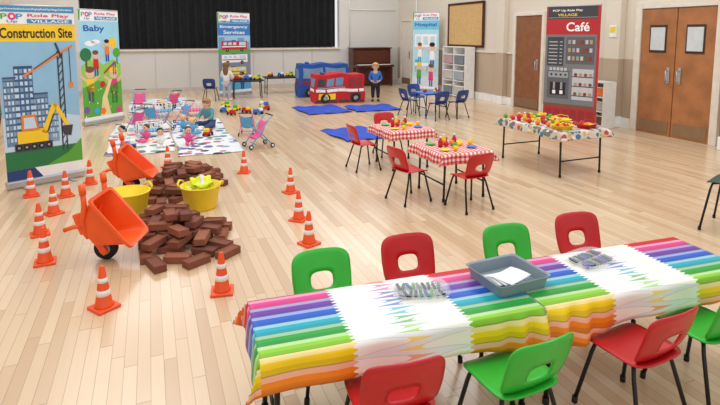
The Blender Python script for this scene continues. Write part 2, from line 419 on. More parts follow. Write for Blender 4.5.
def art_baby(A):
    SB=pm('baby_blue',(160,216,238)); A.rect(0,0,1,.9,SB,1); logo(A,.905)
    A.text('Baby',.36,.83,.52,.07,BL,5)
    A.disc(.8,.70,.12,YE,3); A.disc(.25,.70,.14,WH,3,.025); A.disc(.38,.715,.12,WH,3,.02)
    A.poly([(0,.1),(1,.1),(1,.50),(.8,.55),(.55,.50),(.3,.57),(0,.50)],pm('hill',(150,205,90)),3)
    A.poly([(0,0),(1,0),(1,.34),(.7,.30),(.4,.36),(0,.30)],G1,4)
    A.poly([(.4,0),(.7,0),(.6,.2),(.75,.36),(.68,.36),(.48,.2)],pm('path',(236,214,160)),5)
    A.rect(.1,.45,.15,.56,BR,4); A.disc(.12,.60,.14,G2,5,.06); A.rect(.90,.50,.93,.58,BR,4); A.disc(.91,.61,.10,G1,5,.045)
    A.line(.55,.42,.85,.52,.010,RD,5); A.line(.86,.40,.86,.53,.006,BL,5); A.line(.80,.40,.80,.52,.006,BL,5)
    for i in range(4): A.line(.80,.42+i*.025,.86,.42+i*.025,.003,BL,5)
    kid(A,.36,.40,1.5,RD,BL,BR); kid(A,.66,.53,1.3,OR,BL,BK); kid(A,.2,.16,2.1,YE,PU,BR); kid(A,.80,.13,2.2,PK,CY,YE)
    for x,z,m in((.5,.32,RD),(.48,.07,OR),(.9,.06,PK),(.08,.1,PU),(.32,.08,CY)): A.disc(x,z,.07,m,7); 
    for i in range(14): A.disc((i*.37)%1*.9+.05,.04+(i*.23)%.28,.015,(WH,YE,PK)[i%3],6)
    A.rect(0,0,1,.03,WH,8)
def vehicle(A,x,z,w,h,m,s):
    A.rect(x,z,x+w,z+h,m,4); A.rect(x+w*.68,z+h*.5,x+w*.95,z+h*.9,LB,5); A.rect(x+.02,z+h*.3,x+w*.95,z+h*.42,s,5)
    for i in range(3): A.rect(x+w*(.08+i*.18),z+h*.55,x+w*(.21+i*.18),z+h*.85,LB,5)
    A.disc(x+w*.22,z,.05,BK,6); A.disc(x+w*.78,z,.05,BK,6); A.disc(x+w*.22,z,.02,GY,7); A.disc(x+w*.78,z,.02,GY,7); A.rect(x+w*.4,z+h,x+w*.55,z+h*1.12,BL,5)
def art_emergency(A):
    A.rect(0,0,1,.9,pm('emerg_blue',(158,206,236)),1); logo(A,.87); A.rect(0,.72,1,.87,pm('emerg_band',(56,128,196)),2); A.text('Emergency',.5,.825,.86,.045,WH,5); A.text('Services',.5,.76,.66,.045,WH,5)
    for x0,x1,z1 in((.02,.2,.70),(.22,.45,.66),(.6,.8,.69),(.82,.98,.64)): A.rect(x0,.55,x1,z1,pm('emerg_house',(120,160,200)),2)
    A.rect(0,.50,1,.55,G1,3); A.rect(0,.20,1,.50,pm('emerg_street',(128,138,152)),3); A.rect(0,0,1,.20,pm('emerg_low',(90,170,216)),3)
    vehicle(A,.1,.54,.8,.11,RD,WH); vehicle(A,.1,.38,.8,.1,WH,RD); vehicle(A,.1,.23,.75,.09,YE,BL)
    kid(A,.3,.03,1.4,DG,BK,RD); kid(A,.72,.03,1.4,BL,DB,BK); A.rect(0,0,1,.03,WH,5)
def art_hospital(A):
    A.rect(0,0,1,.9,pm('hospital_blue',(176,222,240)),1); logo(A,.9); A.rect(0,.78,1,.9,pm('hospital_band',(120,200,232)),2); A.text('Hospital',.5,.84,.82,.06,BL,5)
    A.rect(0,0,1,.16,pm('hospital_floor',(214,228,232)),2); A.rect(.08,.55,.92,.72,WH,3)
    for i in range(3): A.rect(.14+i*.27,.58,.32+i*.27,.69,LB,4)
    A.rect(.1,.30,.62,.34,WH,4); A.rect(.1,.34,.26,.38,CY,4); A.rect(.12,.22,.15,.30,GY,4); A.rect(.56,.22,.59,.30,GY,4)
    kid(A,.28,.34,1.7,WH,CY,BR); kid(A,.76,.28,2.1,WH,BL,BK); kid(A,.26,.05,1.9,G1,BL,YE); kid(A,.72,.03,1.9,PK,PU,BR); A.rect(0,0,1,.03,WH,5)
def art_cafe(A):
    PN=pm('cafe_panel',(62,62,68)); CR=pm('cafe_red',(182,38,44)); MG=pm('cafe_mid',(92,94,100)); TN=pm('cafe_tan',(176,150,120)); PG=pm('cafe_pale',(190,194,198))
    A.rect(0,0,1,1,PN,1); A.rect(0,0,.03,1,CR,2); A.rect(.95,0,1,1,CR,2)
    A.text('POP Up Role Play',.40,.965,.56,.022,WH,4); A.text('VILLAGE',.40,.930,.36,.022,YE,4); A.rect(.04,.905,.95,.910,GY,4)
    A.rect(.03,.765,.95,.895,CR,3); A.text('Café',.60,.830,.42,.075,WH,5)
    A.rect(0,.16,.95,.765,pm('cafe_wall',(118,120,126)),3)
    A.rect(.04,.50,.36,.745,DG,4)
    for j in range(7): A.rect(.07,.52+j*.030,.24,.527+j*.030,PG,5); A.rect(.28,.52+j*.030,.33,.527+j*.030,PG,5)
    A.rect(.06,.22,.48,.46,MG,4); A.rect(.08,.40,.46,.45,GY,5); A.rect(.12,.25,.42,.36,BK,5); A.rect(.18,.30,.22,.36,GY,6); A.rect(.32,.30,.36,.36,GY,6); A.rect(.17,.26,.23,.29,WH,6); A.rect(.31,.26,.37,.29,WH,6)
    for i in range(4): A.disc(.14+i*.09,.425,.02,BK,6)
    for i in range(5): A.rect(.10+i*.07,.46,.15+i*.07,.485,PG,5)
    A.rect(.40,.52,.92,.745,MG,4)
    for j in range(3):
        A.rect(.42,.545+j*.068,.90,.551+j*.068,BR,5)
        for i in range(6): A.rect(.44+i*.078,.551+j*.068,.49+i*.078,.585+j*.068,(PG,TN,GY,PG,BR,MR)[(i+j)%6],6)
    A.rect(.54,.22,.92,.48,PG,4)
    for j in range(3):
        A.rect(.54,.25+j*.08,.92,.258+j*.08,DG,5)
        for i in range(4): A.disc(.60+i*.09,.272+j*.08,.032,(BR,TN,MR,TN)[(i+j)%4],6,.014)
    A.rect(0,.0,1,.17,pm('cafe_counter',(176,42,46)),4); A.rect(0,.15,1,.175,BR,5)
    for i in range(6): A.rect(.05+i*.155,.02,.17+i*.155,.13,MR,5)
banner('tall roll-up banner printed with blue buildings, crane and digger',2.0,(-1.50,6.58),(-.80,6.92),art_construction)
banner('roll-up banner printed with babies and toys on pale blue',2.14,(-1.17,10.70),(-.55,11.36),art_baby)
banner('roll-up banner printed with rescue vehicles on light blue',2.27,(1.72,14.48),(2.66,14.92),art_emergency)
banner('pale blue roll-up banner printed with a hospital ward and children',2.32,(7.35,13.95),(7.80,13.2),art_hospital)
banner('dark grey and red roll-up banner printed with a cafe counter',2.18,(6.70,7.55),(7.05,6.65),art_cafe)

# ------------------------------------------------------------------ chairs
def sup(a,w,h,e):
    c,s=math.cos(a),math.sin(a); return (w*math.copysign(abs(c)**(2/e),c),h*math.copysign(abs(s)**(2/e),s))
def chair(col,label,group,cname='school_chair',W=.315,Hs=.335,H=.57):
    r=root(cname,label,'chair',(0,0,0),0,group)
    hw=W/2
    b=MB(); n=40; K=6; vs=[];fs=[]
    for k in range(K+1):
        t=k/K
        for i in range(n):
            x,y=sup(2*math.pi*i/n,hw*.98*(1-t),.15*(1-t),5)
            z=Hs-.012*(1-(x/hw)**2) - (.02*max(0,(y-.07)/.08)**2) + (.012*max(0,(-y-.1)/.05)**2)
            vs.append((x,y,z))
    for k in range(K):
        for i in range(n):
            j=(i+1)%n; fs.append([k*n+i,k*n+j,(k+1)*n+j,(k+1)*n+i])
    b.add(vs,fs,col,True); b.obj('seat',r,solid=.008)
    b=MB(); vs=[];fs=[]; zc=(H+Hs)/2+.002; hh=(H-Hs)/2+.008; K=5; n=48
    for k in range(K+1):
        t=k/K
        for i in range(n):
            a=2*math.pi*i/n
            x0,z0=sup(a,hw,hh,5.0); 
            x0*=(.95+.05*min(1,(z0+hh)/hh))
            x1,z1=sup(a,.060,.040,3.2); z1-=.024
            x=x0*(1-t)+x1*t; z=z0*(1-t)+z1*t
            q=(z+hh)/(2*hh)
            y=-.138-.075*q+.030*(1-q)**4+1.3*x*x*(.5+.5*q)
            vs.append((x,y,zc+z))
    for k in range(K):
        for i in range(n):
            j=(i+1)%n; fs.append([k*n+i,k*n+j,(k+1)*n+j,(k+1)*n+i])
    b.add(vs,fs,col,True); b.obj('backrest',r,solid=.009)
    for sx in(-1,1):
        for sy,top,ft in((1,.10,.155),(-1,-.09,-.175)):
            b=MB(); b.tube([(sx*hw*.55,top*.6,Hs-.022),(sx*hw*.72,top,Hs-.028),(sx*hw*.8,top+(ft-top)*.15,Hs-.07),(sx*hw*1.05,ft,.012)],.0095,BLACK)
            lg=b.obj('leg',r)
            b=MB(); b.cyl((sx*hw*1.05,ft,.0),(sx*hw*1.04,ft*.995,.03),.013,RUB); b.obj('rubber_foot',lg)
    b=MB()
    for sy in(.06,-.054): b.tube([(-hw*.56,sy,Hs-.022),(hw*.56,sy,Hs-.022)],.009,BLACK)
    b.obj('under_frame',r)
    return r
red=chair(RED,'red plastic child chair with hand hole and black steel legs','red and green child chairs')
grn=chair(GREEN,'green plastic child chair with hand hole and black steel legs','red and green child chairs')
nvy=chair(NAVY,'navy blue plastic child chair with black steel legs','navy child chairs')
place(grn,(.775,2.30,0),R(178)); place(red,(1.28,2.32,0),R(176))
dup(grn,(1.89,2.24,0),R(176)); dup(red,(2.42,2.24,0),R(174))
dup(red,(.80,1.69,0),R(-6)); dup(grn,(1.31,1.61,0),R(3)); dup(red,(1.94,1.56,0),R(4)); dup(grn,(2.38,1.56,0),R(2))
dup(red,(2.47,5.98,0),R(-88)); dup(red,(2.42,4.64,0),R(-80)); dup(red,(2.86,4.22,0),R(6)); dup(red,(3.08,6.55,0),R(178))
place(nvy,(5.02,9.65,0),R(-85)); dup(nvy,(5.30,8.98,0),R(5)); dup(nvy,(5.80,9.05,0),R(12)); dup(nvy,(5.5,10.22,0),R(180)); dup(nvy,(1.42,13.75,0),R(-20),'blue plastic child chair standing by the toy table')
tl=chair(TEAL,'dark green plastic stacking chair beside the banner','stacking chairs','stacking_chair',W=.42,Hs=.44,H=.80); place(tl,(-2.22,9.95,0),R(-90))
tb=chair(mat('dark_green_plastic',(40,72,66),.5),'dark green stacking chair with black legs','stacking chairs','stacking_chair',W=.42,Hs=.44,H=.76); place(tb,(4.65,2.88,0),R(20))

# ------------------------------------------------------------------ tables and cloths
def table(label,L,W,h,loc,rz,topm=WHITE,cat='table',name='folding_table',group=None,legm=BLACK):
    r=root(name,label,cat,loc,rz,group)
    b=MB(); b.box((0,0,h-.013),(L,W,.024),topm,bev=.006); b.obj('tabletop',r)
    for sx in(-1,1):
        x=sx*(L/2-.07)
        for sy in(-1,1):
            y=sy*(W/2-.05)
            b=MB(); b.tube([(x-sx*.03,y*.9,h-.026),(x,y,h-.1),(x+sx*.01,y,.015)],.012,legm); lg=b.obj('leg',r)
            b=MB(); b.cyl((x+sx*.01,y,0),(x+sx*.01,y,.03),.016,RUB); b.obj('rubber_foot',lg)
        b=MB(); b.tube([(x,-(W/2-.05),h*.35),(x,(W/2-.05),h*.35)],.009,legm); b.obj('cross_bar',r)
    b=MB()
    for sy in(-1,1): b.box((0,sy*(W/2-.06),h-.035),(L-.1,.02,.02),legm)
    b.obj('apron_rail',r)
    return r
def cloth(name,label,L,W,h,drop,m,loc,rz,u0=0,dl=None,dr=None,df=None,group=None,wave=.012,sag=None):
    dl=drop if dl is None else dl; dr=drop if dr is None else dr; df=drop if df is None else df
    bm=bmesh.new(); uvl=bm.loops.layers.uv.new('UVMap')
    def axis(a,ea,eb):
        st=[]; n=int(a/.02); 
        for i in range(7): st.append(-a/2-ea*(1-i/7))
        for i in range(n+1): st.append(-a/2+a*i/n)
        for i in range(1,8): st.append(a/2+eb*i/7)
        return st
    X=axis(L,dl,dr); Y=axis(W,df,drop)
    V=[];UV={}
    for j,y in enumerate(Y):
        for i,x in enumerate(X):
            ex=max(0,abs(x)-L/2); ey=max(0,abs(y)-W/2); e=max(ex,ey); uy=0
            px=max(-L/2,min(L/2,x)); py=max(-W/2,min(W/2,y)); z=h+.003
            ox=oy=0
            if e>0:
                gs=0
                if sag is not None and y<0 and ey>0: gs=math.exp(-((x-sag)/.16)**2)
                z-=e*.97*(1+.55*gs); uy=-ey*.55*gs
                k=min(1,e/.05)
                if ex>0: ox=math.copysign(.006+ .10*e+wave*k*math.sin(y*26+x),x)
                if ey>0: oy=math.copysign(.006+ .10*e+wave*k*math.sin(x*19+1.3)+.022*gs*k*(1+math.sin(x*55)),y)
                if ex>0 and ey>0:
                    mn=min(ex,ey); ox+=math.copysign(mn*.35,x); oy+=math.copysign(mn*.35,y)
            v=bm.verts.new((px+ox,py+oy,z)); V.append(v); UV[v]=(x+L/2+u0,y+W/2+uy)
    nx=len(X)
    for j in range(len(Y)-1):
        for i in range(nx-1):
            f=bm.faces.new([V[j*nx+i],V[j*nx+i+1],V[(j+1)*nx+i+1],V[(j+1)*nx+i]]); f.smooth=True
            for l in f.loops: l[uvl].uv=UV[l.vert]
    me=bpy.data.meshes.new(name); bm.to_mesh(me); bm.free(); me.materials.append(m)
    o=bpy.data.objects.new(name,me); C.objects.link(o); o.location=loc; o.rotation_euler=(0,0,rz)
    md=o.modifiers.new('s','SOLIDIFY'); md.thickness=.0015; md.offset=1
    return tag(o,label,'tablecloth',group)
ang=R(-4.4); dx,dy=math.cos(ang),math.sin(ang); nx_,ny_=-dy,dx
Wt=.45; far=Vector((.36,2.245)); 
PEN=pencil_material()
for i in range(2):
    cx=far.x+dx*(.62+1.245*i)-nx_*Wt/2; cy=far.y+dy*(.62+1.245*i)-ny_*Wt/2
    table('low folding table under a rainbow pencil cloth',1.235,Wt,.5,(cx,cy,0),ang,group='front craft tables')
    cloth('tablecloth','white wipe-clean tablecloth printed with rainbow colouring pencils',1.235,Wt,.5,.13,PEN,(cx,cy,0),ang,u0=1.24*i,dr=.0 if i==0 else .13,dl=.13 if i==0 else .0,df=.13,group='pencil print tablecloths',wave=.005,sag=.58 if i==0 else -.50)
GIN=gingham_material()
for i,(x,y) in enumerate([(3.0,5.98),(2.95,4.70)]):
    table('small square child table with black legs',.60,.62,.5,(x,y,0),0,name='child_table',group='gingham child tables')
    cloth('gingham_tablecloth','red and white gingham cloth on a small child table',.60,.62,.5,.11,GIN,(x,y,0),0,group='gingham tablecloths')
CAFE=print_material('cafe_cloth_print',(216,204,190),[(70,120,150),(190,80,80),(100,140,100),(216,180,100),(236,230,220),(140,100,130)],16,.55)
table('low folding table covered with a patterned cloth',1.2,.72,.55,(4.78,5.25,0),R(90))
cloth('patterned_tablecloth','multicoloured patterned cloth on the play food table',1.2,.72,.55,.10,CAFE,(4.78,5.25,0),R(90))
BTOP=mat('black_top',(35,36,40),.5)
table('long black folding table standing along the stage',1.7,.55,.48,(3.85,14.75,0),R(-4),topm=BTOP,name='folding_table')
table('short black folding table with small toys beside a banner',.85,.45,.48,(2.40,14.02,0),R(-4),topm=BTOP,name='folding_table')
table('small blue child table with navy chairs around it',.62,.55,.48,(5.52,9.62,0),0,topm=BLUE,name='child_table')

# ------------------------------------------------------------------ cones
def cone():
    r=root('traffic_cone','small orange traffic cone with white reflective bands','cone',(0,0,0),0,'small orange traffic cones')
    b=MB(); b.box((0,0,.009),(.145,.145,.018),ORANGE,bev=.006); b.obj('base',r)
    b=MB(); b.lathe([(.060,.016),(.052,.026),(.015,.268),(.012,.275),(.006,.277)],ORANGE,n=24); b.obj('cone_body',r)
    for z0,z1 in((.090,.124),(.172,.200)):
        b=MB(); f=lambda z:.052-(z-.026)*(.037/.242)+.0015
        b.lathe([(f(z0)-.002,z0-.001),(f(z0),z0),(f(z1),z1),(f(z1)-.002,z1+.001)],BAND,n=24); b.obj('reflective_band',r)
    return r
cn=cone(); pts=[(-.88,6.04),(-.69,6.46),(-.91,5.47),(-.93,4.92),(-.79,4.27),(-.33,3.39),(.38,3.32),(.16,6.94),(1.02,6.28),(1.35,5.28),(1.21,4.44),(1.14,3.87),(-1.22,6.18)]
for i,(x,y) in enumerate(pts):
    rz=random.uniform(0,1.5)
    if i==0: place(cn,(x,y+.06,0),rz)
    else: dup(cn,(x,y+.06,0),rz)

# ------------------------------------------------------------------ bricks
BLN,BWD,BHT=.190,.090,.056
def brick_mesh():
    bm=bmesh.new(); bmesh.ops.create_cube(bm,size=1)
    for v in bm.verts: v.co=Vector((v.co.x*BLN,v.co.y*BWD,v.co.z*BHT))
    top=[f for f in bm.faces if f.normal.z>.9]
    bmesh.ops.inset_region(bm,faces=top,thickness=.016)
    bmesh.ops.translate(bm,verts=list(top[0].verts),vec=(0,0,-.011))
    bmesh.ops.bevel(bm,geom=bm.edges[:],offset=.003,segments=1,affect='EDGES')
    me=bpy.data.meshes.new('toy_brick'); bm.to_mesh(me); bm.free(); me.materials.append(BRICK); return me
bme=brick_mesh()
def rc(x,y,a,l=BLN+.004,w=BWD+.004):
    c,s=math.cos(a),math.sin(a); return [(x+c*i*l/2-s*j*w/2,y+s*i*l/2+c*j*w/2) for i,j in((1,1),(-1,1),(-1,-1),(1,-1))]
def sat(A,B):
    for P in(A,B):
        for i in range(2):
            ax=(P[i+1][0]-P[i][0],P[i+1][1]-P[i][1])
            a=[p[0]*ax[0]+p[1]*ax[1] for p in A]; b_=[p[0]*ax[0]+p[1]*ax[1] for p in B]
            if max(a)<=min(b_) or max(b_)<=min(a): return False
    return True
BUCK=[(-.24,5.24),(.41,5.20)]
KEEP=[(BUCK[0][0],BUCK[0][1],.28),(BUCK[1][0],BUCK[1][1],.29),(.16,7.0,.20),(-.44,4.12,.30),(-.36,4.3,.26),(-.25,6.0,.28)]
LAY={}
def pile(cx,cy,rx,ry,layers):
    for k,(n,s) in enumerate(layers):
        rects=LAY.setdefault(k,[]); tries=0; cnt=0
        while cnt<n and tries<2500:
            tries+=1
            a=random.uniform(0,2*math.pi); q=math.sqrt(random.random())
            x=cx+rx*s*q*math.cos(a); y=cy+ry*s*q*math.sin(a); th=random.uniform(0,math.pi)
            if any(math.hypot(x-p,y-q_)<rr_ for p,q_,rr_ in KEEP): continue
            rr=rc(x,y,th)
            if any(sat(rr,o) for o in rects): continue
            rects.append(rr); cnt+=1
            o=bpy.data.objects.new('toy_brick',bme); C.objects.link(o)
            tl=random.uniform(-.11,.11) if k>0 else 0
            o.location=(x,y,.029+k*.062+(abs(tl)*.04)); o.rotation_euler=(tl*.4,tl,th)
            tag(o,'reddish brown foam toy brick in a heap','brick','toy bricks in the building heaps')
pile(.17,4.42,.38,.48,[(19,1),(12,.75),(6,.48),(2,.2)])
pile(.33,6.20,.38,.60,[(20,1),(14,.78),(7,.5)])
pile(.06,4.95,.20,.3,[(5,1),(3,.6)])
pile(.12,5.65,.26,.25,[(6,1),(3,.6)])
pile(.22,4.00,.30,.14,[(3,1)])

# ------------------------------------------------------------------ buckets
def bucket(label):
    r=root('builders_bucket',label,'bucket',(0,0,0),0,'yellow builders buckets')
    b=MB(); b.lathe([(.0,.004),(.140,.0),(.150,.01),(.186,.215),(.197,.222),(.197,.232),(.180,.232),(.145,.016),(0,.012)],YEL,n=32); b.obj('body',r)
    for s in(-1,1):
        b=MB(); b.tube([(s*.192,-.07,.215),(s*.205,-.06,.25),(s*.210,0,.27),(s*.205,.06,.25),(s*.192,.07,.215)],.010,YEL); b.obj('handle',r)
    return r
bk=bucket('yellow flexible bucket standing empty by the bricks'); place(bk,(BUCK[0][0],BUCK[0][1],0),R(30)); dup(bk,(BUCK[1][0],BUCK[1][1],0),R(-25),'yellow flexible bucket holding folded high-visibility vests')
def vest(loc,rz,k):
    b=MB()
    b.grid(lambda u,v:((u-.5)*.27*(1-.15*math.sin(v*3)),(v-.5)*.20,.03*math.sin(u*7+k)*math.cos(v*6)+.05*(1-(2*u-1)**2)*(1-(2*v-1)**2)+.01*math.sin(u*25)),16,12,hivis())
    b.grid(lambda u,v:((u-.5)*.26*(1-.15*math.sin(.5*3)),(v-.5)*.035,.006+.03*math.sin(u*7+k)*math.cos((.5+(v-.5)*.16)*6)+.05*(1-(2*u-1)**2)+.01*math.sin(u*25)),16,3,BAND)
    o=b.obj('high_visibility_vest',solid=.004); place(o,loc,rz); tag(o,'crumpled yellow high-visibility vest in the bucket','vest','high-visibility vests')
vest((BUCK[1][0],BUCK[1][1],.19),.3,0); vest((BUCK[1][0]+.01,BUCK[1][1],.25),1.6,2)

# ------------------------------------------------------------------ wheelbarrows
def rrect(hx,hy,z,cx=0,n=24,e=5):
    return [(cx+sup(2*math.pi*i/n,hx,hy,e)[0],sup(2*math.pi*i/n,hx,hy,e)[1],z) for i in range(n)]
def barrow(label):
    r=root('toy_wheelbarrow',label,'wheelbarrow',(0,0,0),0,'orange toy wheelbarrows')
    # angular scoop: rings sheared so the nose slopes forward
    b=MB(); n=24
    def ring(hx,hy,z,cx,sl): return [(x,y,z+sl*(x-cx)) for x,y,_ in rrect(hx,hy,z,cx,n,9)]
    rings=[ring(.13,.12,.10,.0,0),ring(.145,.135,.115,.003,0),ring(.19,.16,.24,.03,.03),ring(.235,.185,.35,.055,.08),ring(.255,.205,.355,.055,.08),ring(.255,.205,.335,.055,.08)]
    vs=[p for q in rings for p in q]; fs=[list(range(n))[::-1]]
    for j in range(len(rings)-1):
        for i in range(n): k=(i+1)%n; fs.append([j*n+i,j*n+k,(j+1)*n+k,(j+1)*n+i])
    b.add(vs,fs,BARROW,False); b.obj('tub',r,solid=.010)
    # moulded chassis with wheel arch
    b=MB()
    for s in(-1,1):
        b.box((.12,s*.062,.095),(.26,.03,.055),BARROW,bev=.01); b.box((-.08,s*.13,.12),(.18,.035,.06),BARROW,rot=(0,.25,0),bev=.01)
    b.box((.0,0,.09),(.12,.24,.04),BARROW,bev=.01); b.obj('chassis',r)
    b=MB()
    MM=Matrix.Translation((.21,0,.09))@Matrix.Rotation(R(90),4,'X')
    b.lathe([(.045,-.035),(.085,-.035),(.095,-.02),(.095,.02),(.085,.035),(.045,.035)],RUB,n=28,M=MM); wl=b.obj('wheel',r)
    b=MB(); b.lathe([(.0,-.038),(.048,-.038),(.05,0),(.048,.038),(0,.038)],mat('hub_grey',(170,170,175),.4),n=20,M=MM); b.obj('wheel_hub',wl)
    for s in(-1,1):
        b=MB(); b.tube([(.05,s*.11,.10),(-.08,s*.15,.15),(-.18,s*.185,.27),(-.28,s*.185,.33)],.022,BARROW); b.obj('handle_bar',r)
        b=MB(); b.cyl((-.26,s*.185,.318),(-.33,s*.185,.358),.027,BARROW); b.obj('handle_grip',r)
        b=MB(); b.tube([(-.05,s*.13,.13),(-.09,s*.15,.07),(-.11,s*.16,.0)],.018,BARROW); b.obj('leg',r)
    return r
bw=barrow('orange plastic toy wheelbarrow tipped forward onto the bricks')
bw.scale=(.90,.90,.90); bw.location=(-.53,4.30,0); bw.rotation_euler=(0,R(56),R(-20)); settle(bw)
b2=dup(bw,(-.42,6.05,0)); b2.scale=(.90,.90,.90); b2.rotation_euler=(0,R(50),R(-12)); b2.location.z=0; settle(b2)

# ------------------------------------------------------------------ play mats
def mat_thing(name,label,cat,x0,x1,y0,y1,m,z=.004,rz=0,wav=.004,group=None):
    b=MB(); cx,cy=(x0+x1)/2,(y0+y1)/2
    b.grid(lambda u,v:((u-.5)*(x1-x0)+.02*math.sin(v*9),(v-.5)*(y1-y0)+.02*math.sin(u*8),z+wav*(1+math.sin(u*17+v*5))*.5),30,30,m)
    o=b.obj(name,solid=.003,recalc=False); place(o,(cx,cy,.003),rz); tag(o,label,cat,group); return o
FL=print_material('floral_mat_print',(228,226,222),[(110,160,150),(200,90,110),(236,234,228),(60,70,100),(220,180,90),(150,170,190),(130,90,120)],5,.44,'Object')
FL2=print_material('floral_mat_print_small',(222,224,226),[(190,90,110),(90,150,120),(150,160,180),(50,50,70),(232,232,230),(90,100,160)],6,.44,'Object')
FL3=print_material('dotted_mat_print',(214,222,226),[(60,80,110),(180,60,80),(240,240,240),(90,130,150)],5,.44,'Object')
mat_thing('play_mat','white floral play mat spread on the floor','play mat',-.66,.28,7.9,10.75,FL,wav=.001)
mat_thing('play_mat','white play mat with small coloured flowers','play mat',.31,1.22,7.5,10.7,FL2,wav=.001)
mat_thing('play_mat','pale patterned play mat near the stage','play mat',-.5,.85,12.0,14.6,FL3,wav=.001)
BF=mat('blue_fabric',(30,72,186),.7,var=.2,scale=3)
mat_thing('blue_groundsheet','crumpled blue fabric sheet on the floor','sheet',3.02,4.05,10.45,11.7,BF,rz=.06,wav=.02,group='blue fabric sheets')
mat_thing('blue_groundsheet','crumpled blue fabric sheet on the floor','sheet',4.15,5.25,10.40,11.4,BF,rz=-.04,wav=.02,group='blue fabric sheets')
mat_thing('blue_groundsheet','small folded blue fabric sheet on the floor','sheet',2.78,3.6,7.6,8.7,BF,rz=.1,wav=.02,group='blue fabric sheets')

# ------------------------------------------------------------------ vehicle tents
def tent(label,x0,x1,y0,y1,h,body,stripe,rz,fire):
    W=x1-x0; D=y1-y0; hw=W/2
    r=root('vehicle_play_tent',label,'play tent',((x0+x1)/2,(y0+y1)/2,0),rz,'pop-up vehicle play tents')
    def surf(x,y,z):
        return (x*(1-.04*(z/h)**2)+.012*math.sin(z*14+y*4),y*(1-.06*(z/h)**2)+.014*math.sin(x*9+z*6)+.01*math.sin(x*23),z-.03*(x/hw)**6*(z/h)-.022*(1-math.cos(x*9))*(z/h))
    b=MB(); n=12
    for s in(-1,1):
        b.grid(lambda u,v:surf((u-.5)*W,s*D/2,v*h),24,n,body); b.grid(lambda u,v:surf(s*W/2,(u-.5)*D,v*h),10,n,body)
    b.grid(lambda u,v:surf((u-.5)*W,(v-.5)*D,h),24,10,body)
    def q(xa,za,xb,zb,m,k=1):
        b.grid(lambda u,v:tuple(Vector(surf(xa+(xb-xa)*u,-D/2,za+(zb-za)*v))+Vector((0,-.004*k,0))),12,4,m)
    MESHW=mat('tent_window_print',(120,150,180),.8)
    q(-hw+.02,h*.40,hw-.02,h*.50,stripe,1); q(-hw+.02,.02,hw-.02,.09,DG,1)
    if fire:
        for i in range(3): q(-hw+.06+i*.23,h*.60,-hw+.25+i*.23,h*.86,MESHW if i else DG,1)
        q(hw-.42,h*.56,hw-.08,h*.88,MR,1); q(hw-.40,.12,hw-.12,h*.36,DG,2); q(-hw+.08,h*.14,-hw+.5,h*.34,YE,1); q(-hw+.06,h*.52,hw-.5,h*.56,GY,2)
    else:
        q(-hw+.1,h*.58,-.05,h*.88,MESHW,1); q(.02,h*.58,hw-.1,h*.88,MESHW,1)
    for x in(-hw*.6,hw*.6):
        for rad,mm,k in((.12,BK,3),(.055,GY,4)):
            b.add([tuple(Vector(surf(x+rad*math.cos(a*math.pi/10),-D/2,.14+rad*math.sin(a*math.pi/10)))+Vector((0,-.004*k,0))) for a in range(20)],[list(range(20))],mm)
    for za,zb,mm in((h*.40,h*.50,stripe),(h*.56,h*.86,MESHW)):
        b.grid(lambda u,v:tuple(Vector(surf(-W/2,(u-.5)*D*.7,za+(zb-za)*v))+Vector((-.005,0,0))),6,4,mm)
    b.obj('fabric_body',r,recalc=False)
    b=MB(); b.ell((-W*.3,0,h-.01),(.06,.12,.04),BL); b.obj('beacon_light',r)
FRD=mat('tent_red',(196,34,40),.85); FBL=mat('tent_blue',(34,84,168),.85); FMR=mat('tent_maroon',(150,40,50),.85)
tent('red fire engine pop-up play tent with white stripe',3.73,5.0,12.0,12.7,.74,FRD,WH,R(-6),True)
tent('blue vehicle pop-up play tent standing behind the red one',3.70,5.10,13.35,14.05,.92,FBL,FMR,R(-6),False)

# ------------------------------------------------------------------ piano
r=root('upright_piano','dark brown wooden upright piano against the wall','piano',(6.80,15.85,0),0)
b=MB(); b.box((0,.12,.62),(1.35,.42,1.2),WOODD,bev=.02); b.box((0,.10,1.24),(1.40,.5,.04),WOODD,bev=.01); b.box((0,-.09,.95),(1.15,.02,.4),mat('piano_panel',(92,44,30),.35,var=.2),bev=.01); b.obj('case',r)
b=MB(); b.box((0,-.22,.66),(1.35,.30,.07),WOODD,bev=.01); b.obj('key_shelf',r)
b=MB(); b.box((0,-.24,.705),(1.15,.16,.02),WH)
for i in range(36):
    if i%7 not in(2,6): b.box((-.56+i*.0315,-.2,.72),(.014,.09,.015),BK)
b.obj('keyboard',r)
for s in(-1,1): b=MB(); b.box((s*.6,-.30,.31),(.07,.07,.62),WOODD,bev=.01); b.obj('leg',r)
b=MB()
for s in(-.08,.08): b.box((s,-.14,.06),(.03,.12,.015),mat('brass',(190,150,70),.3,.9))
b.obj('pedal',r)

# ------------------------------------------------------------------ toy shelves
def shelf(label,loc,W,H,zs,name='toy_shelf'):
    r=root(name,label,'shelf',loc,R(-90)); b=MB()
    for x in(-W/2,0,W/2) if W>.6 else (-W/2,W/2): b.box((x,0,H/2),(.022,.30,H),WHITE,bev=.003)
    for z in zs: b.box((0,0,z),(W,.30,.022),WHITE,bev=.003)
    b.obj('carcass',r); b=MB(); b.box((0,.148,H/2),(W,.01,H-.02),CREAM); b.obj('back_panel',r)
shelf('white open toy shelf against the wall',(7.76,12.1,0),1.1,1.36,(.04,.45,.88,1.35))
shelf('small white shelf rack beside the banner',(7.66,7.12,0),.34,.84,(.04,.30,.56,.83),'shelf_rack')
def sbox(x,y,z,m,s=1,g='storage boxes on the toy shelves'):
    q=root('storage_box','small plastic storage box on the shelf','box',(x,y,z),R(-90),g); q.scale=(s,s,s)
    b=MB(); b.box((0,0,.11),(.36,.24,.2),m,bev=.015); b.obj('body',q); b=MB(); b.box((0,0,.22),(.38,.26,.02),WHITE,bev=.005); b.obj('lid',q)
